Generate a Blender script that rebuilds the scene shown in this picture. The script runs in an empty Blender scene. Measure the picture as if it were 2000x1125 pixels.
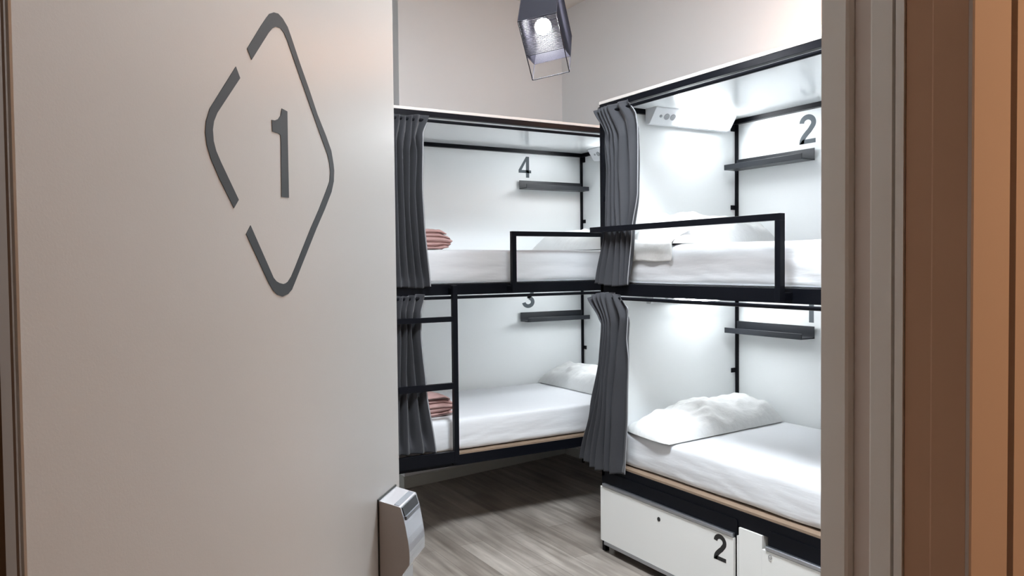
import bpy, bmesh, math, random
from mathutils import Vector, Matrix, noise
random.seed(7)
S = bpy.context.scene
COL = S.collection

# ------------------------------------------------------------------ camera
FW = Vector((0.50348179, 0.86348275, -0.03006031))
RT = Vector((0.8636707, -0.50395075, -0.01032285))
UP = Vector((0.02406252, 0.02076485, 0.99949478))
cd = bpy.data.cameras.new('camera'); cam = bpy.data.objects.new('camera', cd); COL.objects.link(cam)
m = Matrix.Identity(4)
for i in range(3):
    m[i][0] = RT[i]; m[i][1] = UP[i]; m[i][2] = -FW[i]
m[2][3] = 1.5
cam.matrix_world = m
cd.sensor_width = 36.0; cd.lens = 1539.8/2000*36.0; cd.clip_start = 0.02
S.camera = cam
# ------------------------------------------------------------------ world, exposure
w = bpy.data.worlds.new('world'); S.world = w; w.use_nodes = True
w.node_tree.nodes['Background'].inputs[0].default_value = (1.0, .95, .9, 1)
w.node_tree.nodes['Background'].inputs[1].default_value = 0.02
S.view_settings.view_transform = 'Standard'; S.view_settings.look = 'None'
S.view_settings.gamma = 1.0; S.view_settings.use_curve_mapping = False
S.view_settings.exposure = 0.40
# strengths of the place's own lamps and the added ceiling fill (built further down)
BUNK_LAMP = 28.0; PENDANT = 520.0; GLOBE = 15.0; HALL = 25.0; CEILING_FILL = 112.0

# ------------------------------------------------------------------ materials
def mat(name, rgb, rough=.5, metal=0, spec=.5, emit=None, es=0, bump=None, sheen=0, coat=0):
    M = bpy.data.materials.new(name); M.use_nodes = True
    nt = M.node_tree; b = nt.nodes['Principled BSDF']
    b.inputs['Base Color'].default_value = (*rgb, 1)
    b.inputs['Roughness'].default_value = rough; b.inputs['Metallic'].default_value = metal
    b.inputs['Specular IOR Level'].default_value = spec
    if sheen:
        b.inputs['Sheen Weight'].default_value = sheen; b.inputs['Sheen Roughness'].default_value = .4
    if coat:
        b.inputs['Coat Weight'].default_value = coat; b.inputs['Coat Roughness'].default_value = .1
    if emit:
        b.inputs['Emission Color'].default_value = (*emit, 1); b.inputs['Emission Strength'].default_value = es
    if bump:
        sc, st, vec, dist = bump
        tc = nt.nodes.new('ShaderNodeTexCoord'); mp = nt.nodes.new('ShaderNodeMapping'); mp.inputs['Scale'].default_value = vec
        nz = nt.nodes.new('ShaderNodeTexNoise'); nz.inputs['Scale'].default_value = sc; nz.inputs['Detail'].default_value = 4
        bp = nt.nodes.new('ShaderNodeBump'); bp.inputs['Strength'].default_value = st; bp.inputs['Distance'].default_value = dist
        nt.links.new(tc.outputs['Object'], mp.inputs[0]); nt.links.new(mp.outputs[0], nz.inputs['Vector'])
        nt.links.new(nz.outputs['Fac'], bp.inputs['Height']); nt.links.new(bp.outputs[0], b.inputs['Normal'])
    return M

def mottled(name, c1, c2, scale, rough, vec=(1, 1, 1), bump=.0, spec=.5, detail=6):
    M = mat(name, c1, rough, spec=spec); nt = M.node_tree; b = nt.nodes['Principled BSDF']
    tc = nt.nodes.new('ShaderNodeTexCoord'); mp = nt.nodes.new('ShaderNodeMapping'); mp.inputs['Scale'].default_value = vec
    nz = nt.nodes.new('ShaderNodeTexNoise'); nz.inputs['Scale'].default_value = scale; nz.inputs['Detail'].default_value = detail
    r = nt.nodes.new('ShaderNodeMix'); r.data_type = 'RGBA'
    r.inputs[6].default_value = (*c1, 1); r.inputs[7].default_value = (*c2, 1)
    nt.links.new(tc.outputs['Object'], mp.inputs[0]); nt.links.new(mp.outputs[0], nz.inputs['Vector'])
    nt.links.new(nz.outputs['Fac'], r.inputs[0]); nt.links.new(r.outputs[2], b.inputs['Base Color'])
    if bump:
        bp = nt.nodes.new('ShaderNodeBump'); bp.inputs['Strength'].default_value = bump; bp.inputs['Distance'].default_value = .002
        nt.links.new(nz.outputs['Fac'], bp.inputs['Height']); nt.links.new(bp.outputs[0], b.inputs['Normal'])
    return M

def floor_material():
    M = mat('grey_oak_planks', (.3, .27, .24), .34); nt = M.node_tree; b = nt.nodes['Principled BSDF']; L = nt.links
    tc = nt.nodes.new('ShaderNodeTexCoord')
    sep = nt.nodes.new('ShaderNodeSeparateXYZ'); L.new(tc.outputs['Object'], sep.inputs[0])
    cmb = nt.nodes.new('ShaderNodeCombineXYZ'); L.new(sep.outputs['Y'], cmb.inputs['X']); L.new(sep.outputs['X'], cmb.inputs['Y'])
    br = nt.nodes.new('ShaderNodeTexBrick'); L.new(cmb.outputs[0], br.inputs['Vector'])
    br.inputs['Scale'].default_value = 1; br.inputs['Brick Width'].default_value = 1.25; br.inputs['Row Height'].default_value = .142
    br.inputs['Mortar Size'].default_value = .0012; br.inputs['Mortar Smooth'].default_value = .3; br.inputs['Bias'].default_value = 0
    br.inputs['Color1'].default_value = (.43, .39, .35, 1); br.inputs['Color2'].default_value = (.29, .255, .225, 1)
    br.inputs['Mortar'].default_value = (.14, .12, .105, 1); br.offset = .37
    mp = nt.nodes.new('ShaderNodeMapping'); mp.inputs['Scale'].default_value = (26, 1.6, 1); L.new(tc.outputs['Object'], mp.inputs[0])
    nz = nt.nodes.new('ShaderNodeTexNoise'); nz.inputs['Scale'].default_value = 1.0; nz.inputs['Detail'].default_value = 7; nz.inputs['Distortion'].default_value = .6
    L.new(mp.outputs[0], nz.inputs['Vector'])
    rp = nt.nodes.new('ShaderNodeValToRGB'); L.new(nz.outputs['Fac'], rp.inputs[0])
    rp.color_ramp.elements[0].position = .3; rp.color_ramp.elements[0].color = (.55, .53, .52, 1)
    rp.color_ramp.elements[1].position = .68; rp.color_ramp.elements[1].color = (1.12, 1.12, 1.12, 1)
    mp2 = nt.nodes.new('ShaderNodeMapping'); mp2.inputs['Scale'].default_value = (7, 2.2, 1); L.new(tc.outputs['Object'], mp2.inputs[0])
    nz2 = nt.nodes.new('ShaderNodeTexNoise'); nz2.inputs['Scale'].default_value = 1; nz2.inputs['Detail'].default_value = 5; L.new(mp2.outputs[0], nz2.inputs['Vector'])
    rp2 = nt.nodes.new('ShaderNodeValToRGB'); L.new(nz2.outputs['Fac'], rp2.inputs[0])
    rp2.color_ramp.elements[0].position = .36; rp2.color_ramp.elements[0].color = (.72, .7, .69, 1)
    rp2.color_ramp.elements[1].position = .6; rp2.color_ramp.elements[1].color = (1.08, 1.08, 1.08, 1)
    a = nt.nodes.new('ShaderNodeMix'); a.data_type = 'RGBA'; a.blend_type = 'MULTIPLY'; a.inputs[0].default_value = .85
    L.new(br.outputs['Color'], a.inputs[6]); L.new(rp.outputs[0], a.inputs[7])
    c = nt.nodes.new('ShaderNodeMix'); c.data_type = 'RGBA'; c.blend_type = 'MULTIPLY'; c.inputs[0].default_value = .9
    L.new(a.outputs[2], c.inputs[6]); L.new(rp2.outputs[0], c.inputs[7]); L.new(c.outputs[2], b.inputs['Base Color'])
    bp = nt.nodes.new('ShaderNodeBump'); bp.inputs['Strength'].default_value = .15; bp.inputs['Distance'].default_value = .002
    L.new(nz.outputs['Fac'], bp.inputs['Height']); L.new(bp.outputs[0], b.inputs['Normal'])
    return M

M_FLOOR = floor_material()
M_WALL = mottled('beige_plaster', (.765, .775, .785), (.735, .745, .755), 3, .8, bump=.05)
M_CEIL = mat('ceiling_paint', (.72, .70, .67), .8)
M_HALL = mottled('hall_plaster', (.54, .44, .375), (.51, .415, .35), 6, .75, bump=.08)
M_FRAME = mottled('frame_paint', (.86, .82, .77), (.83, .79, .74), 5, .42, bump=.04)
M_GASKET = mat('frame_gasket', (.72, .62, .56), .7)
M_BASE = mat('baseboard_paint', (.55, .56, .53), .5)
M_DOOR = mat('satin_door_paint', (.435, .43, .42), .33, spec=.6, bump=(420, .12, (1, 1, 1), .0006))
M_VINYL = mat('dark_grey_vinyl', (.030, .037, .044), .5, spec=.3)
M_GREYNUM = mat('grey_number_vinyl', (.12, .14, .155), .6, spec=.2)
M_BLACKNUM = mat('black_number_vinyl', (.01, .01, .011), .4)
M_BLACK = mat('black_powder_coat', (.004, .0045, .007), .36, spec=.12, bump=(900, .05, (1, 1, 1), .0003))
M_SHELF = mat('black_shelf_steel', (.012, .0145, .020), .36, spec=.45)
M_PANEL = mat('white_melamine', (.90, .925, .93), .42, spec=.4)
M_ROOF = mat('white_gloss_melamine', (.88, .905, .91), .13, spec=.5)
M_EDGE = mat('chipboard_edge_band', (.60, .55, .52), .6)
M_DRAWER = mat('white_drawer_front', (.80, .80, .78), .32)
M_PLY = mottled('plywood_edge', (.30, .215, .15), (.20, .14, .10), 14, .6, vec=(1, 1, 30))
M_ALU = mat('brushed_aluminium', (.50, .52, .56), .38, metal=1)
M_STEEL = mat('satin_steel', (.62, .63, .66), .27, metal=1, bump=(200, .05, (1, 1, 30), .0005))
M_DARKST = mat('lock_side_coat', (.46, .43, .41), .5, spec=.4)
M_SLOT = mat('slot_black', (.008, .009, .012), .35)
M_SLOTGREY = mat('slot_grey_plastic', (.14, .15, .17), .45)
M_SHEET = mat('white_sheet', (.68, .69, .715), .85, bump=(5, .16, (.7, .7, 4), .02), sheen=.1)
M_PILLOW = mat('white_pillowcase', (.74, .745, .74), .85, bump=(9, .55, (1, 1.8, 1), .02), sheen=.15)
M_CURT = mat('charcoal_curtain', (.040, .041, .047), .75, spec=.25, bump=(260, .2, (1, 1, 1), .001), sheen=.18)
M_HEM = mat('grey_curtain_lining', (.30, .30, .32), .8)
M_PINK = mottled('dusty_pink_blanket', (.62, .44, .41), (.33, .16, .155), 11, .95, vec=(1, 1, 6), bump=.5)
M_LAMPW = mat('lamp_white_plastic', (.80, .82, .84), .3)
M_LAMPE = mat('bunk_lamp_diffuser', (.9, .9, .9), .4, emit=(.93, .97, 1), es=BUNK_LAMP)
M_SOCK = mat('socket_grey', (.35, .36, .38), .4)
M_STRING = mat('black_string', (.013, .0125, .017), .5, spec=.15)
M_BULB = mat('lit_bulb', (1, 1, 1), .4, emit=(.95, .96, 1), es=PENDANT)
M_GLOBE = mat('warm_globe_glass', (1, .9, .8), .4, emit=(1, .42, .14), es=GLOBE)
M_HALLE = mat('hall_lamp_diffuser', (1, .9, .8), .4, emit=(1, .60, .345), es=HALL)
M_CFILL = mat('ceiling_fill_diffuser', (1, 1, 1), .4, emit=(.86, .94, 1), es=CEILING_FILL)
M_REVEAL = mottled('brown_reveal_paint', (.56, .325, .20), (.53, .305, .185), 6, .75, bump=.08)
M_RUBBER = mat('black_rubber', (.015, .015, .015), .6)

# ------------------------------------------------------------------ helpers
def emp(name, label, cat, loc, group=None, kind=None):
    o = bpy.data.objects.new(name, None); COL.objects.link(o); o.location = loc; o.empty_display_size = .1
    o['label'] = label; o['category'] = cat
    if group: o['group'] = group
    if kind: o['kind'] = kind
    return o
def wloc(o):
    v = Vector((0, 0, 0))
    while o is not None:
        v += o.location; o = o.parent
    return v
def obj(name, bm, mt, parent=None, smooth=False, loc=None, label=None):
    """bm holds world coordinates; they are stored relative to the parent (or to loc)"""
    base = wloc(parent) if parent else Vector(loc or (0, 0, 0))
    bmesh.ops.recalc_face_normals(bm, faces=bm.faces)
    for v in bm.verts: v.co -= base
    me = bpy.data.meshes.new(name); bm.to_mesh(me); bm.free()
    for mm in (mt if isinstance(mt, (list, tuple)) else [mt]): me.materials.append(mm)
    if smooth:
        for p in me.polygons: p.use_smooth = True
    o = bpy.data.objects.new(name, me); COL.objects.link(o)
    if parent: o.parent = parent
    else: o.location = base
    if label: o['label'] = label
    return o
def struct(name, bm, mt, label, cat, loc=None, smooth=False):
    o = obj(name, bm, mt, loc=loc, smooth=smooth); o['kind'] = 'structure'; o['label'] = label; o['category'] = cat
    return o
def thing(name, bm, mt, label, cat, loc, group=None, smooth=False):
    o = obj(name, bm, mt, loc=loc, smooth=smooth); o['label'] = label; o['category'] = cat
    if group: o['group'] = group
    return o
def NB(): return bmesh.new()
def hexa(bm, pts):
    vs = [bm.verts.new(p) for p in pts]
    for f in ((0, 1, 2, 3), (4, 5, 6, 7), (0, 1, 5, 4), (1, 2, 6, 5), (2, 3, 7, 6), (3, 0, 4, 7)):
        bm.faces.new([vs[i] for i in f])
    return vs
def box(bm, x0, x1, y0, y1, z0, z1, T=None, bev=0):
    T = T or (lambda a, b, c: Vector((a, b, c)))
    vs = hexa(bm, [T(x0, y0, z0), T(x1, y0, z0), T(x1, y1, z0), T(x0, y1, z0), T(x0, y0, z1), T(x1, y0, z1), T(x1, y1, z1), T(x0, y1, z1)])
    if bev:
        es = {e for v in vs for e in v.link_edges}
        bmesh.ops.bevel(bm, geom=list(es), offset=bev, segments=2, affect='EDGES', profile=.6)
def prism(bm, pts, p0, p1):
    """closed polygon (list of Vectors) extruded from offset p0 to p1"""
    a = [bm.verts.new(Vector(p)+Vector(p0)) for p in pts]; b = [bm.verts.new(Vector(p)+Vector(p1)) for p in pts]
    n = len(a); fs = [bm.faces.new(a), bm.faces.new(b)]
    for i in range(n): bm.faces.new([a[i], a[(i+1) % n], b[(i+1) % n], b[i]])
    return fs
def tube(bm, path, r, seg=8):
    path = [Vector(p) for p in path]; rings = []
    for i, p in enumerate(path):
        d = (path[min(i+1, len(path)-1)]-path[max(i-1, 0)]).normalized()
        a = d.orthogonal().normalized() if i == 0 else (rings[-1][1]-d*rings[-1][1].dot(d)).normalized()
        b = d.cross(a)
        rings.append(([bm.verts.new(p+r*(math.cos(t)*a+math.sin(t)*b)) for t in [2*math.pi*k/seg for k in range(seg)]], a))
    for (r0, _), (r1, _) in zip(rings, rings[1:]):
        for k in range(seg): bm.faces.new([r0[k], r0[(k+1) % seg], r1[(k+1) % seg], r1[k]])
    bm.faces.new(rings[0][0]); bm.faces.new(rings[-1][0])
def sphere(bm, c, r, u=32, v=20, sz=1):
    ret = bmesh.ops.create_uvsphere(bm, u_segments=u, v_segments=v, radius=r)
    for q in ret['verts']: q.co = Vector((q.co.x, q.co.y, q.co.z*sz))+Vector(c)
def cyl(bm, c0, c1, r0, r1=None, seg=24):
    c0 = Vector(c0); c1 = Vector(c1); d = (c1-c0).normalized(); a = d.orthogonal().normalized(); b = d.cross(a); r1 = r0 if r1 is None else r1
    A = [bm.verts.new(c0+r0*(math.cos(2*math.pi*k/seg)*a+math.sin(2*math.pi*k/seg)*b)) for k in range(seg)]
    B = [bm.verts.new(c1+r1*(math.cos(2*math.pi*k/seg)*a+math.sin(2*math.pi*k/seg)*b)) for k in range(seg)]
    for k in range(seg): bm.faces.new([A[k], A[(k+1) % seg], B[(k+1) % seg], B[k]])
    bm.faces.new(A); bm.faces.new(B)
def lerp(tab, z):
    """tab: list of (z, value), z falling"""
    if z >= tab[0][0]: return tab[0][1]
    for (z0, a), (z1, b) in zip(tab, tab[1:]):
        if z >= z1:
            t = (z0-z)/(z0-z1); t = t*t*(3-2*t)*.5+t*.5
            return a+(b-a)*t
    return tab[-1][1]

# ------------------------------------------------------------------ room shell
ZC = 3.46                      # high ceiling
XW = 3.478                     # right wall
BA = Vector((2.015, 4.914, 0)); BB_ = Vector((3.478, 5.157, 0))   # skewed back wall
bm = NB(); box(bm, -3.2, 4.4, -1.7, 6.0, -.08, 0)
struct('floor', bm, M_FLOOR, 'grey wood plank floor running under the bunk beds', 'floor')
bm = NB(); box(bm, -1.8, 3.9, .46, 6.0, ZC, ZC+.1)
struct('ceiling', bm, M_CEIL, 'pale high ceiling of the dormitory above the hanging lamp', 'ceiling')
bm = NB(); box(bm, XW, XW+.15, .46, 5.8, 0, ZC)
struct('wall_right', bm, M_WALL, 'beige wall above and behind the nearer right bunk bed', 'wall')
bm = NB(); prism(bm, [BA, (2.015, 5.6, 0), (XW, 5.6, 0), BB_], (0, 0, 0), (0, 0, ZC))
struct('wall_back', bm, M_WALL, 'beige back wall above the farther left bunk bed', 'wall')
bm = NB(); box(bm, -1.4, 2.6, 5.6, 5.75, 0, ZC)
struct('wall_niche', bm, M_WALL, 'beige wall at the back of the recess left of the back wall corner', 'wall')
bm = NB(); box(bm, -1.5, -1.35, .46, 5.75, 0, ZC)
struct('wall_left', bm, M_WALL, 'beige wall behind the open door', 'wall')
# wall with the doorway
OX0, OX1, Y0, Y1, ZH = -.0235, .822, .468, .650, 2.07
bm = NB()
box(bm, -3.0, -.10, Y0+.004, Y1, 0, ZC); box(bm, .90, 4.0, Y0-.006, Y1, 0, ZC); box(bm, -.10, .90, Y0+.004, Y1, ZH+.08, ZC)
struct('wall_front', bm, [M_HALL], 'tan wall around the doorway the photo is taken through', 'wall')
# stepped door frame, right jamb: plan profile from room side to hall side
prof = [(.822, .650), (.822, .616), (.8245, .613), (.8345, .611), (.8345, .586), (.8235, .5835), (.8220, .581), (.8220, .5555),
        (.8300, .5548), (.8300, .5522), (.8222, .5515), (.8222, .5415), (.838, .5405), (.90, .5405), (.90, .650)]
bm = NB(); prism(bm, [Vector((x, y, 0)) for x, y in prof], (0, 0, 0), (0, 0, ZH))
jr = struct('trim_1', bm, M_FRAME, 'grey stepped door frame on the right of the doorway', 'door frame')
bm = NB(); box(bm, .8325, .8348, .5865, .6105, 0.0, ZH)
obj('gasket', bm, M_GASKET, jr, label='brown rubber seal recessed in the frame')
bm = NB(); prism(bm, [Vector(p) for p in ((.8245, .5400, 0), (.8240, .510, 0), (.8232, .508, 0), (.8226, .4705, 0), (.86, .4705, 0), (.86, .5400, 0))], (0, 0, 0), (0, 0, ZH))
t2 = struct('trim_2', bm, M_REVEAL, 'brown plaster reveal outside the right door frame', 'door surround')
bm = NB(); prism(bm, [Vector(p) for p in ((.8222, .4700, 0), (.822, .466, 0), (.824, .4645, 0), (.892, .4645, 0), (.8935, .466, 0), (.8935, .482, 0), (.8995, .482, 0), (.8995, .5395, 0), (.8605, .5395, 0), (.8605, .4700, 0))], (0, 0, 0), (0, 0, ZH))
struct('trim_5', bm, M_HALL, 'tan edging strip at far right outside the doorway', 'door surround')
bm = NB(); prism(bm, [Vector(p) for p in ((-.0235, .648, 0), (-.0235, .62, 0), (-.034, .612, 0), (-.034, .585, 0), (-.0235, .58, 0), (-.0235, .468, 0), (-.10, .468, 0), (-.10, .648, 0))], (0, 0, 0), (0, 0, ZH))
struct('trim_3', bm, mat('shade_painted_frame', (.075, .055, .042), .7, spec=.2), 'door frame edge with its shade painted in dark brown at far left beside the hinge side of the door', 'door frame')  # shade on the hinge-side jamb is put into this dark brown colour
bm = NB(); box(bm, -.10, .90, .468, .650, ZH, ZH+.08)
struct('trim_4', bm, M_FRAME, 'door frame head above the doorway', 'door frame')
# baseboards
def baseboard(name, p0, p1, t, h, label):
    p0 = Vector(p0); p1 = Vector(p1); d = (p1-p0).normalized(); n = Vector((d.y, -d.x, 0))
    bm = NB(); prism(bm, [p0, p0+n*t, p0+n*t+Vector((0, 0, h-.008)), p0+n*(t-.005)+Vector((0, 0, h)), p0+Vector((0, 0, h))], (0, 0, 0), p1-p0)
    return struct(name, bm, M_BASE, label, 'baseboard')
baseboard('baseboard_back', BA-Vector((.012, 0, 0)), BB_, .012, .08, 'pale baseboard along the back wall under the left bunk')
baseboard('baseboard_niche', Vector((2.015, 5.6, 0)), BA, .012, .08, 'pale baseboard turning the corner left under the left bunk')
baseboard('baseboard_right', (XW, 5.13, 0), (XW, .70, 0), .012, .08, 'pale baseboard along the right wall in the far corner')
# hall (where the camera stands)
bm = NB(); box(bm, -3.2, -3.05, -1.5, .47, 0, 2.6); box(bm, 4.0, 4.15, -1.5, .47, 0, 2.6)
struct('wall_hall_ends', bm, M_HALL, 'tan end walls of the hall outside the room', 'wall')
bm = NB(); box(bm, -3.2, 4.15, -1.5, -1.35, 0, 2.6)
struct('wall_hall', bm, M_HALL, 'tan hall wall opposite the doorway', 'wall')
bm = NB(); box(bm, -3.2, 4.15, -1.5, .47, 2.5, 2.6)
struct('ceiling_hall', bm, M_CEIL, 'hall ceiling outside the doorway', 'ceiling')
hl = emp('hall_ceiling_lamp', 'round warm ceiling lamp in the hall outside the doorway', 'lamp', (1.55, -.45, 2.5))
bm = NB(); cyl(bm, (1.55, -.45, 2.5), (1.55, -.45, 2.455), .29, seg=40); obj('lamp_rim', bm, M_LAMPW, hl)
bm = NB(); cyl(bm, (1.55, -.45, 2.456), (1.55, -.45, 2.44), .27, .24, seg=40); obj('diffuser', bm, M_HALLE, hl)

cl = emp('added_ceiling_fill', 'added square white fill light panel on the ceiling inside the room by the door', 'lamp', (1.5, 1.75, ZC))  # unseen fill light, added to brighten the room and the door face
bm = NB(); box(bm, 1.18, 1.82, 1.43, 2.07, ZC-.03, ZC-.0005, bev=.003); obj('fill_frame', bm, M_LAMPW, cl)
bm = NB(); box(bm, 1.21, 1.79, 1.46, 2.04, ZC-.034, ZC-.0302); obj('diffuser', bm, M_CFILL, cl)

# ------------------------------------------------------------------ open door
DH = Vector((-.02178, .650, 0)); DV = Vector((.651154, .758945, 0)); DN = Vector((.758945, -.651154, 0))
def D(s, n, z): return DH+DV*s+DN*n+Vector((0, 0, z))
door = emp('door_1', 'open grey white room door with a dark diamond outline and numeral 1', 'door', DH, kind='structure')
bm = NB(); box(bm, 0, .82, -.04, 0, .008, 2.05, T=D, bev=.0025)
obj('door_panel', bm, M_DOOR, door)
A_OUT = [(0.3255, 1.7391), (0.3568, 1.7724), (0.3709, 1.7865), (0.3781, 1.7929), (0.3889, 1.7979), (0.3999, 1.7999), (0.4109, 1.7977), (0.4239, 1.7912), (0.4332, 1.7815), (0.4562, 1.7552), (0.4805, 1.7296), (0.5059, 1.7007), (0.5329, 1.6762), (0.5492, 1.6588), (0.5561, 1.6413), (0.558, 1.6324), (0.556, 1.6176), (0.5477, 1.6022), (0.5246, 1.5771), (0.4962, 1.5493), (0.4711, 1.5228), (0.4471, 1.4975), (0.4317, 1.4813), (0.4224, 1.4718), (0.4116, 1.4666), (0.3978, 1.4643), (0.3843, 1.467), (0.3741, 1.4723), (0.3642, 1.4808), (0.315, 1.5359)]
A_IN = [(0.3349, 1.7292), (0.3559, 1.7506), (0.3755, 1.7704), (0.3846, 1.778), (0.3937, 1.7827), (0.4047, 1.7842), (0.414, 1.7813), (0.4232, 1.7734), (0.4257, 1.7706), (0.4438, 1.7504), (0.4675, 1.7249), (0.4923, 1.6982), (0.5184, 1.6701), (0.5366, 1.6512), (0.5418, 1.6413), (0.5443, 1.629), (0.5416, 1.6161), (0.53, 1.6025), (0.5055, 1.5758), (0.4781, 1.5485), (0.4538, 1.5225), (0.4325, 1.4993), (0.4213, 1.488), (0.4122, 1.4818), (0.4063, 1.48), (0.4001, 1.4792), (0.3898, 1.4808), (0.3828, 1.483), (0.376, 1.4871), (0.3251, 1.5458)]
B_ = [(0.3009, 1.7135), (0.2621, 1.6731), (0.2487, 1.6591), (0.2416, 1.6452), (0.2397, 1.6337), (0.2422, 1.6216), (0.2492, 1.6085), (0.2641, 1.5903), (0.291, 1.5624), (0.3011, 1.5721), (0.2675, 1.6079), (0.2589, 1.6183), (0.2546, 1.6276), (0.2535, 1.6388), (0.2559, 1.6477), (0.2625, 1.6574), (0.2753, 1.67), (0.3092, 1.7032)]
D1 = [(0.4046, 1.689), (0.4189, 1.6882), (0.4186, 1.653), (0.4189, 1.5837), (0.3993, 1.5832), (0.4004, 1.6502), (0.3995, 1.6565), (0.3941, 1.6578), (0.3797, 1.6576), (0.3788, 1.6709), (0.3867, 1.6716), (0.3948, 1.6746), (0.4008, 1.6796)]
def ribbon(bm, L, R, f, t0, t1):
    """strip between two point rows (same length) as a thin solid"""
    n = len(L); V = {}
    for k, row in enumerate((L, R)):
        for i, (s, z) in enumerate(row):
            V[k, i, 0] = bm.verts.new(f(s, t0, z)); V[k, i, 1] = bm.verts.new(f(s, t1, z))
    for i in range(n-1):
        for t in (0, 1): bm.faces.new([V[0, i, t], V[0, i+1, t], V[1, i+1, t], V[1, i, t]])
        for k in (0, 1): bm.faces.new([V[k, i, 0], V[k, i+1, 0], V[k, i+1, 1], V[k, i, 1]])
    for i in (0, n-1): bm.faces.new([V[0, i, 0], V[1, i, 0], V[1, i, 1], V[0, i, 1]])
bm = NB()
ribbon(bm, A_OUT, A_IN, D, -.0002, .0006)
ribbon(bm, B_[:9], B_[9:][::-1], D, -.0002, .0006)
obj('diamond_emblem', bm, M_VINYL, door, label='dark grey broken diamond outline')
bm = NB(); prism(bm, [D(s, 0, z) for s, z in D1], DN*-.0002, DN*.0006)
obj('numeral', bm, M_VINYL, door, label='dark grey numeral 1')
for z in (.25, 1.05, 1.8):
    bm = NB(); cyl(bm, D(-.004, -.02, z), D(-.004, -.02, z+.1), .007, seg=12); obj('hinge', bm, M_STEEL, door)
# card lock on the door
S0, S1 = .7108, .7944
lp = [(0, 1.1246), (.034, 1.1160), (.0375, 1.1150), (.0425, 1.0980), (.0450, 1.0870), (.0470, 1.0760), (.0490, 1.0650), (.0506, 1.0540), (.0516, 1.0430), (.0517, 1.0330), (.0512, 1.0230), (.030, .9930), (.030, .900), (0, .900)]
bm = NB(); prism(bm, [D(S0, n, z) for n, z in lp], (0, 0, 0), DV*(S1-S0))
lock = obj('card_lock', bm, [M_STEEL, M_DARKST], door)
for p in lock.data.polygons:
    if abs(p.normal.dot(DV)) > .9: p.material_index = 1
bm = NB(); prism(bm, [D(S0+.006, n, z) for n, z in ((.0385, 1.1130), (.0425, 1.0992), (.030, 1.0992), (.030, 1.1130))], DN*.0006, DN*.0006+DV*(S1-S0-.012))
obj('card_slot', bm, M_SLOT, lock)
bm = NB(); prism(bm, [D(S0+.004, n, z) for n, z in ((.026, 1.1187), (.0345, 1.1165), (.0345, 1.1158), (.026, 1.118))], (0, 0, 0), DV*(S1-S0-.008))
prism(bm, [D(S0+.008, n, z) for n, z in ((.0422, 1.0985), (.0452, 1.0985), (.0456, 1.0925), (.0430, 1.0925))], (0, 0, 0), DV*(S1-S0-.014))
obj('slot_lip', bm, M_SLOTGREY, lock)
bm = NB(); box(bm, S0-.0022, S1+.0022, .0001, .0022, .895, 1.1268, T=D); obj('lock_gasket', bm, M_RUBBER, lock)
bm = NB(); cyl(bm, D(.765, .028, .955), D(.765, .062, .955), .012)
tube(bm, [D(.765, .058, .955), D(.74, .060, .955), D(.70, .058, .953), D(.655, .055, .95)], .009, 12)
obj('lever_handle', bm, M_STEEL, lock)

# ------------------------------------------------------------------ bunk beds
class Fr:                      # u along the bed from the pillow end, v from the front inwards
    def __init__(s, o, du, dv, dep): s.o = Vector(o); s.du = Vector(du); s.dv = Vector(dv); s.dep = dep
    def __call__(s, u, v, z): return s.o+s.du*u+s.dv*v+Vector((0, 0, z))
FR = Fr((2.4574, 3.2967, 0), (0, -1, 0), (1, 0, 0), .978)
FL = Fr((3.4365, 3.8556, 0), (-1, 0, 0), (0, 1, 0), .989)
BL = 2.0
ZT0, ZT1, ZM0, ZM1, ZB0, ZB1 = 2.287, 2.3155, 1.337, 1.3955, .403, .460

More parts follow.
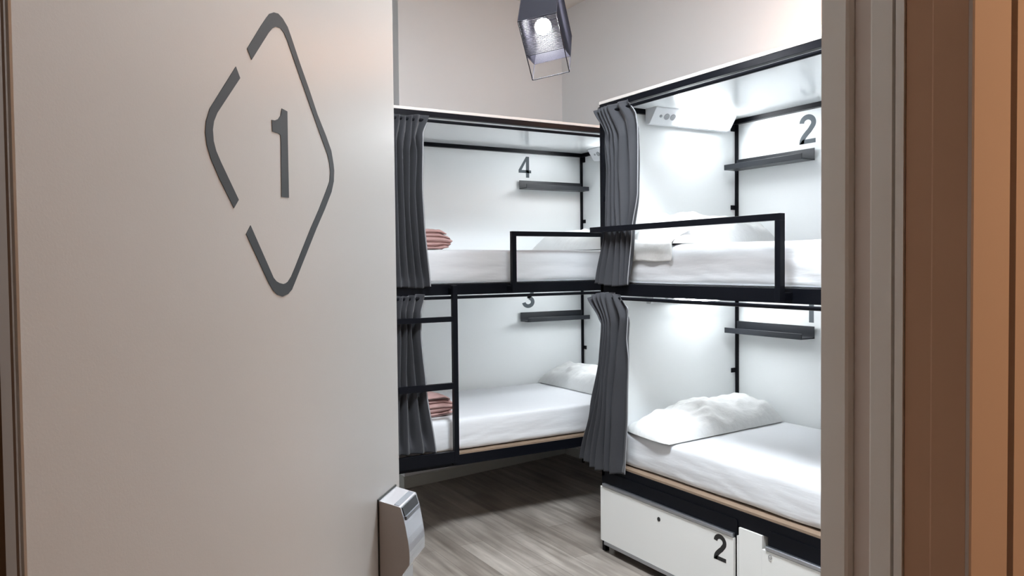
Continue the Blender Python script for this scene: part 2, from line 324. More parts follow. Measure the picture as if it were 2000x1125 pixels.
def stroke(path, wd, zs):
    """flat stroke polygon around a centre line; returns left row and right row"""
    P = [Vector((x, y)) for x, y in path]; Lr, Rr = [], []
    for i, p in enumerate(P):
        d = (P[min(i+1, len(P)-1)]-P[max(i-1, 0)]).normalized(); n = Vector((-d.y, d.x))*wd/2
        Lr.append((p.x+n.x, p.y+n.y)); Rr.append((p.x-n.x, p.y-n.y))
    return Lr, Rr
def arc(cx, cy, rx, ry, a0, a1, n=18): return [(cx+rx*math.cos(math.radians(a0+(a1-a0)*i/n)), cy+ry*math.sin(math.radians(a0+(a1-a0)*i/n))) for i in range(n+1)]
def digit(bm, ch, f, hgt, wid, thick):
    """f(x, t, y): x right, y up in metres from the lower left corner"""
    g = lambda x, t, y: f(x*wid/.62, t, y*hgt)
    rows = []; polys = []
    sw = .182
    if ch == '2':
        rows.append(stroke(arc(.31, .715, .225, .205, 178, -28, 22)+[(.455, .545), (.385, .455), (.29, .37), (.20, .28), (.135, .20), (.10, .13), (.083, .04), (.083, 0)], sw, 0))
        polys.append([(0, 0), (.61, 0), (.61, .15), (.12, .15)])
    elif ch == '3':
        rows.append(stroke(arc(.30, .735, .195, .185, 172, -60, 18)+[(.36, .535), (.25, .525)], sw*.95, 0))
        rows.append(stroke([(.25, .525), (.36, .53)]+arc(.30, .275, .225, .20, 70, -172, 22), sw, 0))
    elif ch == '4':
        polys += [[(.37, 0), (.53, 0), (.53, 1), (.37, 1)], [(0, .22), (.63, .22), (.63, .355), (0, .355)], [(0, .355), (.15, .355), (.38, .79), (.38, 1)]]
    elif ch == '1':
        polys += [[(.26, 0), (.44, 0), (.44, 1), (.26, 1)], [(.06, .70), (.27, .70), (.44, 1), (.30, 1), (.22, .87), (.06, .83)]]
    for Lr, Rr in rows: ribbon(bm, Lr, Rr, g, 0, thick)
    for P in polys:
        a = [bm.verts.new(g(x, 0, y)) for x, y in P]; b = [bm.verts.new(g(x, thick, y)) for x, y in P]; n = len(P)
        bm.faces.new(a); bm.faces.new(b)
        for i in range(n): bm.faces.new([a[i], a[(i+1) % n], b[(i+1) % n], b[i]])

def bunk(F, label, nums, text_dir, ladder):
    t = emp('bunk_bed', label, 'bunk bed', F(1.0, F.dep/2, 0), 'black framed two level bunk pods')
    dp = F.dep
    def part(name, fn, mt, parent=t, **k):
        bm = NB(); fn(bm); return obj(name, bm, mt, parent, **k)
    def bx(*a, bev=0): return lambda bm: box(bm, *a, T=F, bev=bev)
    # posts
    for u0, u1 in ((-.004, .021), (BL-.021, BL+.004)):
        part('front_post', bx(u0, u1, 0, .025, 0, ZT0, bev=.0015), M_BLACK)
        part('back_post', bx(u0+(.004 if u0 < 1 else 0), u1-(0.006 if u0 < 1 else 0), dp-.016, dp-.001, 0, 2.315), M_BLACK)
    # long beams
    part('top_beam', bx(-.004, BL+.004, 0, .03, ZT0, ZT1, bev=.0015), M_BLACK)
    part('middle_beam', bx(-.004, BL+.004, 0, .03, ZM0, ZM1, bev=.0015), M_BLACK)
    part('bottom_beam', bx(-.004, BL+.004, 0, .03, ZB0-(.009 if not ladder else 0), ZB1, bev=.0015), M_BLACK)
    part('back_beam', bx(.002, BL, dp-.03, dp-.001, 2.290, 2.3155), M_BLACK)
    part('back_beam', bx(.002, BL, dp-.03, dp-.001, ZB0, ZB1), M_BLACK)
    part('end_beam', bx(.001, .022, .026, dp-.031, 2.290, 2.3155), M_BLACK)
    part('end_beam', bx(BL-.022, BL-.001, .026, dp-.031, 2.290, 2.3155), M_BLACK)
    part('end_beam', bx(-.003, .022, .031, dp-.031, ZB0, ZB1-.02), M_BLACK)
    # white panels
    bp = part('back_panel', bx(-.004, BL+.004, dp, dp+.01, .38, 2.3155), M_PANEL)
    part('end_panel', bx(-.012, 0, .026, dp, .38, 2.3155), M_PANEL)
    part('end_panel', bx(BL, BL+.012, .026, dp, .38, 2.3155), M_PANEL)
    rp = part('roof_panel', bx(-.006, BL+.006, -.002, dp+.012, 2.3158, 2.331, bev=.0015), [M_ROOF, M_EDGE])
    for p in rp.data.polygons:
        if p.normal.z > -.9: p.material_index = 1
    part('bed_base', bx(.002, BL-.002, .031, dp-.001, 1.376, 1.3945), M_PANEL, label='white board under the upper mattress')
    part('bed_board', bx(.022, BL-.022, .003, dp-.031, ZB1+.0004, ZB1+.0105), M_PLY, label='plywood board under the lower mattress')
    if not ladder: part('middle_upright', bx(.934, .9395, .012, .03, 0, ZB0-.0095), M_BLACK)
    # corner brackets with bolts
    for z in (2.25, 1.80, .86):
        def br(bm, z=z):
            hgt = .045 if z > 2 else .026
            box(bm, .0004, .006, dp-.05, dp-.016, z, z+hgt, T=F)
            for q in ((.35, .65) if z > 2 else (.5,)):
                cyl(bm, F(.0055, dp-.036, z+hgt*q), F(.0085, dp-.036, z+hgt*q), .004, seg=10)
        b = part('corner_bracket', br, M_BLACK)
    part('post_tab', bx(.021, .035, .008, .012, 1.815, 1.845), M_BLACK)
    # curtain rods
    for z in (2.264, 1.3235):
        def rod(bm, z=z):
            cyl(bm, F(.004, -.012, z), F(BL-.004, -.012, z), .0085, seg=16)
            zb = ZT0 if z > 2 else ZM0
            for u in (.012, BL-.012): box(bm, u-.006, u+.006, -.016, -.001, z, zb+.012, T=F)
        part('curtain_rod', rod, M_BLACK, smooth=False)
    # guard rail at the pillow end of the upper bed
    def rail(bm):
        box(bm, .02, 1.224, -.07, -.043, 1.657, 1.684, T=F, bev=.0015)
        box(bm, 1.197, 1.224, -.07, -.043, 1.346, 1.6575, T=F, bev=.0015)
        box(bm, 1.197, 1.224, -.0435, -.0005, 1.352, 1.38, T=F)
        box(bm, .0, .020, -.07, -.0005, 1.657, 1.684, T=F)
    part('guard_rail', rail, M_BLACK)
    if ladder:
        ld = part('ladder', lambda bm: (box(bm, 1.5665, 1.5935, -.07, -.043, .436, 1.39, T=F, bev=.0015), box(bm, 1.965, 1.992, -.07, -.043, .436, 1.39, T=F, bev=.0015),
                                        [box(bm, u, u+.02, -.0435, -.0005, z, z+.03, T=F) for u in (1.57, 1.968) for z in (1.345, .42)]), M_BLACK)
        for z, h2 in ((1.197, .027), (.836, .033), (.437, .063)):
            part('rung', bx(1.5935, 1.965, -.068, -.045, z, z+h2), M_BLACK, parent=ld)
    # numbers on the back panel
    for ch, u, z in nums:
        def num(bm, ch=ch, u=u, z=z):
            digit(bm, ch, lambda x, tt, y: F(u+text_dir*x, dp-.0003-tt, z+y), .15, .103, .0006)
        part('bunk_number', num, M_GREYNUM, parent=bp, label='grey numeral '+ch)
    return t
bunk(FR, 'nearer two level black and white bunk pod on the right with drawers underneath', (('2', .444, 2.1165), ('1', .462, 1.178)), 1, False)
bunk(FL, 'farther two level black and white bunk pod on the left with a ladder', (('4', .5475, 2.1195), ('3', .527, 1.1865)), -1, True)

# ------------------------------------------------------------------ shelves
def shelf(F, z, label):
    t = emp('picture_ledge', label, 'shelf', F(.28, F.dep, z), 'black picture ledges on the bunk walls')
    a, b, dp = .017, .553, F.dep
    bm = NB(); box(bm, a, b, dp-.0195, dp-.0165, z, z+.064, T=F); obj('back_plate', bm, M_SHELF, t)
    bm = NB(); box(bm, a, b, dp-.112, dp-.0165, z, z+.008, T=F); obj('shelf_board', bm, M_SHELF, t)
    bm = NB(); box(bm, a, b, dp-.118, dp-.112, z, z+.030, T=F, bev=.001); obj('front_lip', bm, M_SHELF, t)
    for u in (a+.06, b-.06):
        bm = NB(); box(bm, u-.01, u+.01, dp-.0165, dp-.0003, z+.03, z+.055, T=F); obj('wall_clip', bm, M_SHELF, t)
shelf(FR, 2.022, 'black ledge shelf under the numeral 2 on the upper right bunk wall')
shelf(FR, 1.096, 'black ledge shelf on the lower right bunk wall above the large low pillow')
shelf(FL, 2.032, 'black ledge shelf under the numeral 4 on the upper left bunk wall')
shelf(FL, 1.091, 'black ledge shelf under the numeral 3 on the lower left bunk wall')

# ------------------------------------------------------------------ reading lights
def reading_light(F, z, label, flip=None):
    G = F if flip is None else (lambda u, v, zz: F(u, flip-v, zz))
    t = emp('reading_light', label, 'lamp', G(.022, .57, z), 'white reading lights at the bunk ends')
    v0, v1 = .283, .862
    P = [(.0222, .090), (.095, .090), (.107, .083), (.110, .074), (.058, .003), (.052, 0), (.0222, 0)]
    bm = NB(); prism(bm, [G(u, v0, z+zz) for u, zz in P], (0, 0, 0), G(0, v1, 0)-G(0, v0, 0)); obj('housing', bm, M_LAMPW, t)
    # lit diffuser and socket plate on the slanting face
    nrm = Vector((.071, 0, -.052)).normalized()     # in (u, z)
    def face(va, vb, k0, k1, off):
        A = (.110, .074); B = (.058, .003)
        pt = lambda k: (A[0]+(B[0]-A[0])*k+.80*off, A[1]+(B[1]-A[1])*k-.58*off)
        return [G(u, v, z+zz) for (u, zz), v in ((pt(k0), va), (pt(k0), vb), (pt(k1), vb), (pt(k1), va))]
    bm = NB(); a = face(.452, .835, .0, .97, .0002); b = face(.452, .835, .0, .97, .006)
    hexa(bm, a+b); obj('diffuser', bm, M_LAMPE, t)
    for vc in (.375, .418):
        bm = NB(); c0 = sum((Vector(q) for q in face(vc, vc, .5, .5, .0)), Vector())/4; c1 = sum((Vector(q) for q in face(vc, vc, .5, .5, .004)), Vector())/4
        cyl(bm, c0, c1, .017, seg=20); obj('socket', bm, M_SOCK, t)
    bm = NB(); c0 = sum((Vector(q) for q in face(.335, .335, .5, .5, .0)), Vector())/4; c1 = sum((Vector(q) for q in face(.335, .335, .5, .5, .003)), Vector())/4
    cyl(bm, c0, c1, .008, seg=14)
    obj('switch', bm, M_SOCK, t)
reading_light(FR, 2.235-.0, 'white reading light over the pillow of the upper right bunk')
reading_light(FR, 1.284, 'white reading light over the pillow of the lower right bunk, behind the black rail')
reading_light(FL, 2.235, 'white reading light over the pillow of the upper left bunk, half hidden by a post', 1.04)
reading_light(FL, 1.284, 'white reading light over the pillow of the lower left bunk, behind the black rail', 1.04)

# ------------------------------------------------------------------ mattresses, pillows, blankets
def mattress(F, z0, z1, label, seed):
    bm = NB(); box(bm, .035, BL-.03, .033, F.dep-.035, 0, 1)
    for v in bm.verts: pass
    bmesh.ops.subdivide_edges(bm, edges=[e for e in bm.edges if abs(e.verts[0].co.x-e.verts[1].co.x) > .1], cuts=90, use_grid_fill=True)
    bmesh.ops.subdivide_edges(bm, edges=[e for e in bm.edges if abs(e.verts[0].co.y-e.verts[1].co.y) > .1], cuts=24, use_grid_fill=True)
    bmesh.ops.subdivide_edges(bm, edges=[e for e in bm.edges if abs(e.verts[0].co.z-e.verts[1].co.z) > .5], cuts=14, use_grid_fill=True)
    hu, hv, hz = (BL-.065)/2, (F.dep-.068)/2, (z1-z0)/2
    r = .022
    for v in bm.verts:
        q = Vector((v.co.x-.035-hu, v.co.y-.033-hv, (v.co.z-.5)*2*hz))
        c = Vector((max(-hu+r, min(hu-r, q.x)), max(-hv+r, min(hv-r, q.y)), max(-hz+r, min(hz-r, q.z))))
        d = q-c; on = d.length
        if on > 1e-6: q = c+d.normalized()*r
        side = max(0, 1-abs(abs(q.y)-hv)/.05)
        wz = (q.z+hz)/(2*hz)
        n1 = noise.noise(Vector((q.x*2.2+seed, q.z*26, seed*3.1)))+.6*noise.noise(Vector((q.x*5+seed, q.z*40+q.x*9, seed)))
        n2 = noise.noise(Vector((q.x*3.0, q.y*3.0, seed*7)))
        q.y += (-1 if q.y < 0 else 1)*side*(n1*.0042*(1.2-.5*wz)+.006*math.sin(math.pi*wz)-.006)
        if q.z > hz-.01: q.z += n2*.004
        if q.z < -hz+.02 and side > .3: q.z += .004*noise.noise(Vector((q.x*4, 3, seed)))+.003
        v.co = F(q.x+.035+hu, q.y+.033+hv, q.z+hz+z0)
    o = thing('mattress', bm, M_SHEET, label, 'mattress', F(1, F.dep/2, z0), 'white sheeted bunk mattresses', smooth=True)
    return o
mattress(FR, 1.3965, 1.585, 'white sheeted mattress of the upper right bunk behind the guard rail', 1.3)
mattress(FR, .471, .643, 'white sheeted mattress of the lower right bunk above the drawers', 2.7)
mattress(FL, 1.3965, 1.583, 'white sheeted mattress of the upper left bunk beside the curtain', 4.1)
mattress(FL, .471, .648, 'white sheeted mattress of the lower left bunk behind the ladder', 5.9)

def pillow(F, uc, vc, z, lu, lv, h, label, seed, rot=0, sag=None, flap=None, shear=0):
    """pillow lying across the bed; long side along v. sag lowers the front end over the mattress edge"""
    bm = NB(); N, Mv = 46, 84; top, bot = [], []
    cr, sr = math.cos(rot), math.sin(rot)
    for i in range(N+1):
        a, b = [], []
        for j in range(Mv+1):
            p = -1+2*i/N; q = -1+2*j/Mv
            ed = max(0, (1-abs(p)**2.6))**.55*max(0, (1-abs(q)**7.0))**.55
            pin = 1-.06*(abs(q)**4)*(1-abs(p)**2)-.0
            pinv = 1-.05*(abs(p)**4)
            x = p*lu/2*(pin); y = q*lv/2*pinv
            f = 1.0
            if sag: f = 1-sag*max(0, (-q-.15)/.85)**1.2
            wr = noise.noise(Vector((p*2.4+seed, q*4.2, seed)))*.20+noise.noise(Vector((p*5+seed, q*8-seed, 3.3)))*.09
            ray_ = noise.noise(Vector((math.atan2(p, q+1.35)*9, seed, 1.0)))*.16*(max(0, .4-q)/1.4)
            zt = h*ed*f*(1+wr+ray_)
            zb = h*.10*ed
            X, Y = uc+x*cr-y*sr, vc+y*cr-x*shear
            dz = 0
            if flap and Y < flap[0]:
                dz = -min((flap[0]-Y)*flap[1], .2)
            a.append(bm.verts.new(F(X, Y, z+.004+zt+dz))); b.append(bm.verts.new(F(X, Y, z+.002-0*zb+dz)))
        top.append(a); bot.append(b)
    for i in range(N):
        for j in range(Mv):
            bm.faces.new([top[i][j], top[i+1][j], top[i+1][j+1], top[i][j+1]]); bm.faces.new([bot[i][j], bot[i][j+1], bot[i+1][j+1], bot[i+1][j]])
    for i in range(N):
        for j in (0, Mv): bm.faces.new([top[i][j], top[i+1][j], bot[i+1][j], bot[i][j]])
    for j in range(Mv):
        for i in (0, N): bm.faces.new([top[i][j], top[i][j+1], bot[i][j+1], bot[i][j]])
    return thing('pillow', bm, M_PILLOW, label, 'pillow', F(uc, vc, z), 'white pillows on the bunks', smooth=True)
PR2 = pillow(FR, .275, .475, 1.587, .36, .93, .145, 'plump white pillow of the upper right bunk with its case hanging over the edge', 3.2, rot=.19)
pillow(FR, .255, .478, .6455, .40, .925, .125, 'white pillow of the lower right bunk with a flat end over the mattress edge', 8.4, rot=.10, sag=.5, shear=.12)
pillow(FL, .270, .470, 1.585, .46, .93, .135, 'white pillow of the upper left bunk behind the guard rail', 5.5)
pillow(FL, .235, .500, .650, .40, .92, .135, 'white pillow of the lower left bunk under the reading ledge', 11.7)
# loose pillowcase end hanging over the upper right mattress
bm = NB()
rows = []
for i in range(25):
    row = []
    for j in range(15):
        a = i/24; b = j/14
        y = 3.145-.365*a
        if b < .35: x, zz = 2.61-.118*b/.35, 1.652-.048*(b/.35)**1.5
        else: x, zz = 2.4885+.003*math.sin(b*5+a*4), 1.600-.10*(b-.35)/.65*(1-.12*a)
        x += .004*math.sin(a*14+b*3)*b; zz += .006*math.sin(a*6)
        row.append(bm.verts.new((x-.012, y, zz)))
    rows.append(row)
for i in range(24):
    for j in range(14): bm.faces.new([rows[i][j], rows[i+1][j], rows[i+1][j+1], rows[i][j+1]])
fl = obj('pillowcase_flap', bm, M_PILLOW, PR2, smooth=True)
md = fl.modifiers.new('thickness', 'SOLIDIFY'); md.thickness = .004; md.offset = 0

def blanket(F, uc, vc, z, lu, lv, h, label, seed, rot):
    t = emp('folded_blanket', label, 'blanket', F(uc, vc, z), 'folded dusty pink blankets')
    nl = 5
    ext = [.84, .95, 1.0, .93, .76]; thk = [.17, .21, .24, .20, .18]; zc = 0
    cr, sr = math.cos(rot), math.sin(rot)
    for k in range(nl):
        bm = NB(); N = 44; hh = h*thk[k]; rings = []
        for i in range(N+1):
            p = -1+2*i/N; ring = []
            for j in range(36):
                th = 2*math.pi*j/36; ct, st = math.cos(th), math.sin(th)
                tip = abs(ct)**.45
                qx = math.copysign(tip, ct)*lu/2*ext[k]; qz = math.copysign(abs(st)**.7, st)*hh*.62
                env = max(.03, 1-abs(p)**10)**.5
                nn = noise.noise(Vector((p*2.6+seed, ct*2.4+k*5, seed+st)))*.013+noise.noise(Vector((p*8, ct*7, k+seed)))*.005
                droop = -.012*max(0, abs(qx)/(lu/2)-.55)*(k-1.2)
                y = p*lv/2*(1-.05*(k % 2)); x = qx*(.95+.05*env)+nn*1.2
                zz = max(z+.0015, z+zc+hh*.5+qz*env+nn*.55+droop*2.2)
                ring.append(bm.verts.new(F(uc+x*cr-y*sr, vc+x*sr+y*cr, zz)))
            rings.append(ring)
        zc += hh
        for r0, r1 in zip(rings, rings[1:]):
            for j in range(36): bm.faces.new([r0[j], r0[(j+1) % 36], r1[(j+1) % 36], r1[j]])
        bm.faces.new(rings[0]); bm.faces.new(rings[-1])
        obj('fold_layer', bm, M_PINK, t, smooth=True)
blanket(FL, 1.640, .33, 1.585, .34, .36, .115, 'folded dusty pink blanket on the upper left bunk beside the curtain', 2.2, .08)
blanket(FL, 1.640, .33, .650, .34, .36, .115, 'folded dusty pink blanket on the lower left bunk behind the ladder', 6.1, -.05)

# ------------------------------------------------------------------ curtains
def curtain(F, lines, label, seed, amp=.0175, v0=-.0225):
    """lines: the front fold ridges from one edge to the other, each a row of (z, u) from the heading to the hem"""
    zt = max(l[0][0] for l in lines); zb = min(l[-1][0] for l in lines)
    t = emp('curtain', label, 'curtain', F((lines[0][0][1]+lines[-1][0][1])/2, v0, zb), 'charcoal pinch pleated bunk curtains')
    rnd = random.Random(seed); am = [rnd.uniform(.62, 1.0) for _ in lines]; NV, NS = 100, 18
    bm = NB(); grid = []
    for j in range(NV+1):
        k = j/NV; row = []
        P = []
        for l in lines:
            z = l[0][0]+(l[-1][0]-l[0][0])*k; P.append((lerp(l, z), z))
        n = len(P)
        for i in range(n-1):
            (u0, z0), (u1, z1) = P[i], P[i+1]
            val = .60+.12*noise.noise(Vector((i*1.7+seed, k*1.5, 2.0)))
            for q in range(NS+(1 if i == n-2 else 0)):
                a = q/NS
                b = a/val*.5 if a < val else .5+(a-val)/(1-val)*.5
                c = math.sin(math.pi*b)**1.25                # 0 on the ridge, 1 in the valley
                if i == n-2 and a > val: c = c*.4+.6*(1-(a-val)/(1-val)*.5)
                A = am[i]*(1-a)+am[i+1]*a
                dep = (2*c-1)
                soft = noise.noise(Vector(((i+a)*1.3+seed, k*5, seed*2)))
                zr = (z-zb)/(zt-zb); mid = max(0, min(1, (zr-.04)/.08, (.90-zr)/.06))
                v = v0+amp*(A*dep)*(1+(2.0 if F is FL else 1.4)*mid*max(0, dep))+.0022*soft
                u = u0+(u1-u0)*(a+.10*math.sin(2*math.pi*a)*math.sin(math.pi*min(1, k*5))) 
                z = z0+(z1-z0)*a+(.004*c if j == 0 else 0)
                v = max(v0-amp-.001, min(v0+amp+.001+(.024 if F is FL else .008)*mid, v))
                row.append(bm.verts.new(F(u, v, z)))
        grid.append(row)
    NU = len(grid[0])-1
    for j in range(NV):
        for i in range(NU): bm.faces.new([grid[j][i], grid[j][i+1], grid[j+1][i+1], grid[j+1][i]])
    far = grid[0][NU].co; inner = (F(lines[-1][0][1], 0, 0)-F(lines[0][0][1], 0, 0)).length
    ed = [(r[1].co.copy(), r[0].co.copy()) for r in grid] if F is FL else [(r[NU-1].co.copy(), r[NU].co.copy()) for r in grid]
    o = obj('curtain_cloth', bm, M_CURT, t, smooth=True)
    md = o.modifiers.new('thickness', 'SOLIDIFY'); md.thickness = .0022; md.offset = 0
    hb = NB(); hv = []
    for p0, p1 in ed[4:]:
        d = F.du*(-1 if F is FL else 1); hv.append((hb.verts.new(p1+d*.0003), hb.verts.new(p1+d*(.007 if F is FL else .002)+F.dv*.004)))
    for (a0, a1), (b0, b1) in zip(hv, hv[1:]): hb.faces.new([a0, a1, b1, b0])
    h = obj('side_hem', hb, M_HEM, t, smooth=True, label='lighter grey lining along the open edge')
    md = h.modifiers.new('thickness', 'SOLIDIFY'); md.thickness = .0025; md.offset = 0
    for l in lines[1:]:
        z, u = l[0]; hk = NB(); tube(hk, [F(u, -.0215, z-.02), F(u, -.0225, z-.012), F(u, -.012, z-.0145), F(u, -.008, z-.022)], .0015, 6)
        obj('curtain_hook', hk, M_STEEL, t)
CRU = [[(2.283, -0.01), (2.157, 0.088), (2.089, 0.085), (1.978, 0.094), (1.685, 0.083), (1.416, -0.005), (1.397, -0.01)], [(2.288, 0.029), (2.154, 0.103), (2.115, 0.091), (1.976, 0.113), (1.684, 0.098), (1.393, 0.026)], [(2.289, 0.056), (2.141, 0.133), (2.074, 0.129), (1.955, 0.138), (1.664, 0.135), (1.388, 0.072)], [(2.29, 0.082), (2.133, 0.159), (2.059, 0.169), (1.808, 0.166), (1.662, 0.179), (1.383, 0.137)], [(2.291, 0.109), (2.126, 0.203), (1.975, 0.197), (1.805, 0.207), (1.661, 0.216), (1.387, 0.196)], [(2.292, 0.193), (2.197, 0.263), (1.975, 0.282), (1.799, 0.28), (1.659, 0.255), (1.39, 0.23)], [(2.294, 0.257), (2.214, 0.318), (2.156, 0.329), (2.056, 0.331), (1.839, 0.326), (1.658, 0.283), (1.393, 0.248)]]
curtain(FR, CRU, 'charcoal curtain gathered at the pillow end of the upper right bunk', 3)
CRL = [[(1.319, -0.072), (1.22, 0.025), (1.19, 0.047), (1.005, 0.023), (0.742, -0.056), (0.455, -0.157)], [(1.336, -0.033), (1.212, 0.055), (1.168, 0.063), (0.916, 0.029), (0.45, -0.114)], [(1.346, 0.005), (1.205, 0.081), (1.152, 0.083), (0.881, 0.036), (0.429, -0.063)], [(1.349, 0.042), (1.202, 0.101), (1.127, 0.1), (0.812, 0.058), (0.423, -0.014)], [(1.351, 0.085), (1.199, 0.13), (1.102, 0.123), (0.816, 0.087), (0.433, 0.061)], [(1.347, 0.142), (1.229, 0.204), (1.002, 0.17), (0.771, 0.136), (0.431, 0.111)], [(1.332, 0.191), (1.274, 0.252), (1.129, 0.239), (1.028, 0.252), (0.735, 0.24), (0.45, 0.217)]]
curtain(FR, CRL, 'long charcoal curtain of the lower right bunk hanging beside the drawers', 5)
CLU = [[(2.286, 1.703), (2.192, 1.742), (1.902, 1.749), (1.72, 1.741), (1.386, 1.711)], [(2.289, 1.764), (2.17, 1.789), (2.09, 1.775), (1.882, 1.788), (1.601, 1.773), (1.378, 1.751)], [(2.282, 1.802), (2.16, 1.808), (2.096, 1.819), (1.809, 1.823), (1.379, 1.794)], [(2.274, 1.836), (2.139, 1.857), (1.942, 1.855), (1.628, 1.846), (1.384, 1.833)], [(2.28, 1.869), (2.145, 1.89), (1.941, 1.889), (1.628, 1.884), (1.385, 1.875)], [(2.281, 1.902), (2.143, 1.923), (1.939, 1.927), (1.628, 1.927), (1.387, 1.921)], [(2.283, 1.945), (2.141, 1.956), (1.937, 1.964), (1.628, 1.965), (1.388, 1.964)], [(2.279, 1.982), (2.138, 1.989), (1.936, 2.002), (1.627, 2.006), (1.393, 2.006)]]
curtain(FL, CLU, 'charcoal curtain at the foot of the upper left bunk beside the open door', 11)
CLL = [[(1.346, 1.742), (1.254, 1.767), (1.12, 1.769), (0.85, 1.744), (0.497, 1.691)], [(1.343, 1.8), (1.238, 1.818), (1.167, 1.823), (0.962, 1.81), (0.72, 1.79), (0.502, 1.766)], [(1.336, 1.833), (1.257, 1.853), (1.16, 1.845), (0.93, 1.854), (0.726, 1.852), (0.504, 1.851)], [(1.337, 1.866), (1.24, 1.882), (1.126, 1.879), (0.933, 1.886), (0.731, 1.894), (0.506, 1.898)], [(1.338, 1.903), (1.242, 1.914), (1.128, 1.916), (0.936, 1.928), (0.736, 1.941), (0.508, 1.949)], [(1.339, 1.945), (1.243, 1.947), (1.13, 1.953), (0.939, 1.965), (0.74, 1.978), (0.513, 1.986)], [(1.34, 1.986), (1.245, 1.979), (1.132, 1.99), (0.942, 2.002), (0.744, 2.019), (0.518, 2.027)]]
curtain(FL, CLL, 'charcoal curtain of the lower left bunk hanging behind the ladder', 17)

# thin loose strip on the lower rail of the left bunk
bm = NB()
pth = [(1.600, .470), (1.622, .452), (1.66, .449), (1.700, .447), (1.712, .436), (1.722, .431), (1.75, .441), (1.775, .446), (1.782, .452), (1.772, .468)]
prev = None
for i, (x, z) in enumerate(pth):
    wd = .005+.007*(1 if 3 <= i <= 6 else .2)
    a = bm.verts.new((x, 3.8545-.004*(i % 2), z+wd)); b = bm.verts.new((x+.003, 3.8535-.003*((i+1) % 2), z-wd))
    if prev: bm.faces.new([prev[0], a, b, prev[1]])
    prev = (a, b)
o = thing('plastic_strip', bm, mat('grey_plastic_film', (.22, .22, .23), .3), 'thin crumpled grey strip hanging on the black bottom rail below the ladder', 'strip', (1.69, 3.853, .45))
md = o.modifiers.new('thickness', 'SOLIDIFY'); md.thickness = .0008; md.offset = 0

# ------------------------------------------------------------------ drawers under the right bunk
def drawer(u0, u1, label, num):
    F = FR; t = emp('under_bed_drawer', label, 'drawer', F((u0+u1)/2, .4, 0), 'white drawers under the right bunk')
    bm = NB(); box(bm, u0, u1, -.016, -.001, .060, .343, T=F, bev=.001); fr = obj('drawer_front', bm, M_DRAWER, t)
    bm = NB(); box(bm, u0+.02, u1-.02, .032, .80, .062, .33, T=F); box(bm, u0+.03, u1-.03, -.0009, .0318, .07, .30, T=F); obj('drawer_box', bm, M_BLACK, t)
    bm = NB(); prism(bm, [F(u0+.022, v, z) for v, z in ((-.021, .3475), (-.021, .3600), (-.017, .3625), (-.0052, .3625), (-.0052, .3475))], (0, 0, 0), F.du*(u1-u0-.022)); obj('pull_strip', bm, M_ALU, t)
    bm = NB(); box(bm, u0+.03, u1, -.018, -.008, .043, .0595, T=F); obj('bottom_strip', bm, M_ALU, t)
    # black plate behind the pull, upper corners rounded
    c = .012; za, zb = .3435, .4225
    a0, a1 = u0+.022, u1+.012
    P = [(a0, za), (a1, za)]+[(a1-c+c*math.cos(x), zb-c+c*math.sin(x)) for x in (0, .4, .8, 1.2, 1.57)]+[(a0+c+c*math.cos(x), zb-c+c*math.sin(x)) for x in (1.57, 2, 2.4, 2.8, 3.14)]
    bm = NB(); prism(bm, [F(u, -.0045, z) for u, z in P], (0, 0, 0), F.dv*.0035); obj('pull_plate', bm, M_BLACK, t)
    for u in (u0+.05, u1-.05):
        for v in (.06, .74):
            bm = NB(); cyl(bm, F(u, v-.012, .024), F(u, v+.012, .024), .024, seg=20)
            box(bm, u-.012, u+.012, v-.016, v-.0125, .02, .063, T=F); box(bm, u-.012, u+.012, v+.0125, v+.016, .02, .063, T=F)
            obj('castor', bm, M_RUBBER, t)
    if num:
        bm = NB(); digit(bm, num, lambda x, tt, y: F(.819+x, -.0158-tt, .222+y), .113, .072, .0008)
        obj('drawer_number', bm, M_BLACKNUM, fr, label='black numeral 2')
        bm = NB(); cyl(bm, F(.461, -.0158, .2925), F(.461, -.0175, .2925), .0105, seg=24); obj('keyhole', bm, M_BLACKNUM, fr)
    else:
        bm = NB(); tube(bm, [F(u0+.045+.008*math.cos(q), -.0195, .325+.008*math.sin(q)) for q in [k*math.pi/8 for k in range(17)]], .0014, 6); obj('key_ring', bm, M_STEEL, fr)
drawer(.003, .930, 'white drawer with a black numeral 2 under the pillow end of the right bunk', '2')
drawer(1.085, 1.975, 'white drawer partly hidden by the door frame under the right bunk', None)
bm = NB(); box(bm, .9535, 1.078, -.008, .02, .0, .3935, T=FR, bev=.001); box(bm, .9535, .965, .0205, .9, 0, .39, T=FR); box(bm, 1.066, 1.078, .0205, .9, 0, .39, T=FR)
thing('drawer_divider', bm, M_DRAWER, 'plain white upright panel between the two drawers under the right bunk', 'panel', FR(1.01, .1, 0))
bm = NB(); box(bm, .9415, .9505, -.006, .02, .0, .355, T=FR)
thing('edge_strip', bm, M_DRAWER, 'narrow white strip beside the numbered drawer front', 'strip', FR(.943, 0, 0))

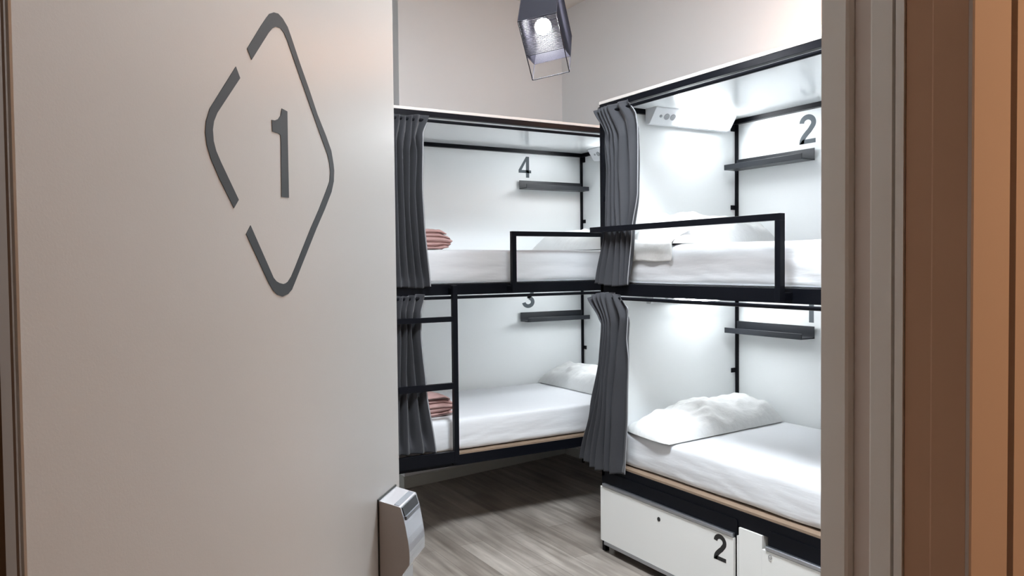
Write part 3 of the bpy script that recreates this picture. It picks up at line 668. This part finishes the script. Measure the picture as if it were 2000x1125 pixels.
# ------------------------------------------------------------------ hanging cage lamp
def pendant(label, shift):
    SH = Vector(shift)
    pl = emp('pendant_lamp', label, 'lamp', Vector((1.70, 2.66, 2.30))+SH, None)
    V0 = Vector((1.7483, 2.6285, 2.4950))+SH      # lowest front corner of the tilted cage, and its three edges
    E1 = Vector((-0.1259, 0.0864, -0.0307)); E2 = Vector((0.1251, 0.0937, -0.1992)); E3 = Vector((0.1257, 0.1638, 0.2059))
    E3n = E3.normalized()
    def Pc(a, b, c): return V0+E1*a+E2*b+E3*c
    bm = NB()
    for a in (0, 1):
        for b in (0, 1):
            tube(bm, [Pc(a, b, 0), Pc(a, b, 1)], .0021, 8); tube(bm, [Pc(a, 0, b), Pc(a, 1, b)], .0021, 8); tube(bm, [Pc(0, a, b), Pc(1, a, b)], .0021, 8)
    for a in (0, 1): tube(bm, [Pc(a, .58, 0), Pc(a, 1, .42)], .0014, 6)
    obj('wire_frame', bm, M_STRING, pl)
    bm = NB(); rs = .0010
    def lin(p, q, r=.0010): tube(bm, [p, q], r, 5)
    for i in range(25): lin(Pc(0, .02+.56*i/24, 0), Pc(1, .02+.56*i/24, 0), .0019)           # open face towards the room
    for i in range(110): lin(Pc(0, 0, .01+.98*i/109), Pc(1, 0, .01+.98*i/109), .0015)           # dense upper face
    for i in range(56): lin(Pc(0, 1, .42+.57*i/55), Pc(1, 1, .42+.57*i/55))
    for i in range(90): lin(Pc(0, .01+.98*i/89, 1), Pc(1, .01+.98*i/89, 1))
    for a in (0, 1):
        for i in range(84):
            c = .01+.98*i/83; bmax = 1 if c >= .42 else .58+.42*c/.42
            lin(Pc(a, 0, c), Pc(a, bmax, c))
    obj('string_winding', bm, M_STRING, pl)
    bc = Pc(.50, .34, .30)
    bm = NB(); sphere(bm, bc, .034); obj('bulb', bm, M_BULB, pl, smooth=True)
    topc = Pc(.5, .34, 1)
    bm = NB(); cyl(bm, bc+E3n*.030, bc+E3n*.085, .016, .018); tube(bm, [bc+E3n*.08, topc], .004, 8); tube(bm, [Pc(0, .34, 1), Pc(1, .34, 1)], .0022, 8)
    obj('lamp_holder', bm, M_BLACK, pl)
    bm = NB(); tube(bm, [topc, topc+Vector((0, 0, .06))+E3n*.02, Vector((topc.x, topc.y, 3.2))+E3n*.02, Vector((topc.x, topc.y, ZC-.03))], .0032, 8); obj('cable', bm, M_BLACK, pl)
    bm = NB(); cyl(bm, (topc.x, topc.y, ZC-.035), (topc.x, topc.y, ZC-.001), .05, .055); obj('ceiling_rose', bm, M_BLACK, pl)
pendant('tilted black wire cage lamp wound with string, hanging lit in front of the bunks', (0, 0, 0))

# ------------------------------------------------------------------ warm globe on the right bunk roof
gc = Vector((3.335, 2.53, 2.572))
gl = emp('globe_lamp', 'glowing warm globe lamp on the roof of the right bunk beside the wall', 'lamp', (gc.x, gc.y, 2.331))
bm = NB(); sphere(bm, gc, .118); obj('globe', bm, M_GLOBE, gl, smooth=True)
bm = NB(); cyl(bm, (gc.x, gc.y, 2.3315), (gc.x, gc.y, 2.35), .07); cyl(bm, (gc.x, gc.y, 2.35), (gc.x, gc.y, 2.46), .03); obj('lamp_base', bm, M_BLACK, gl)
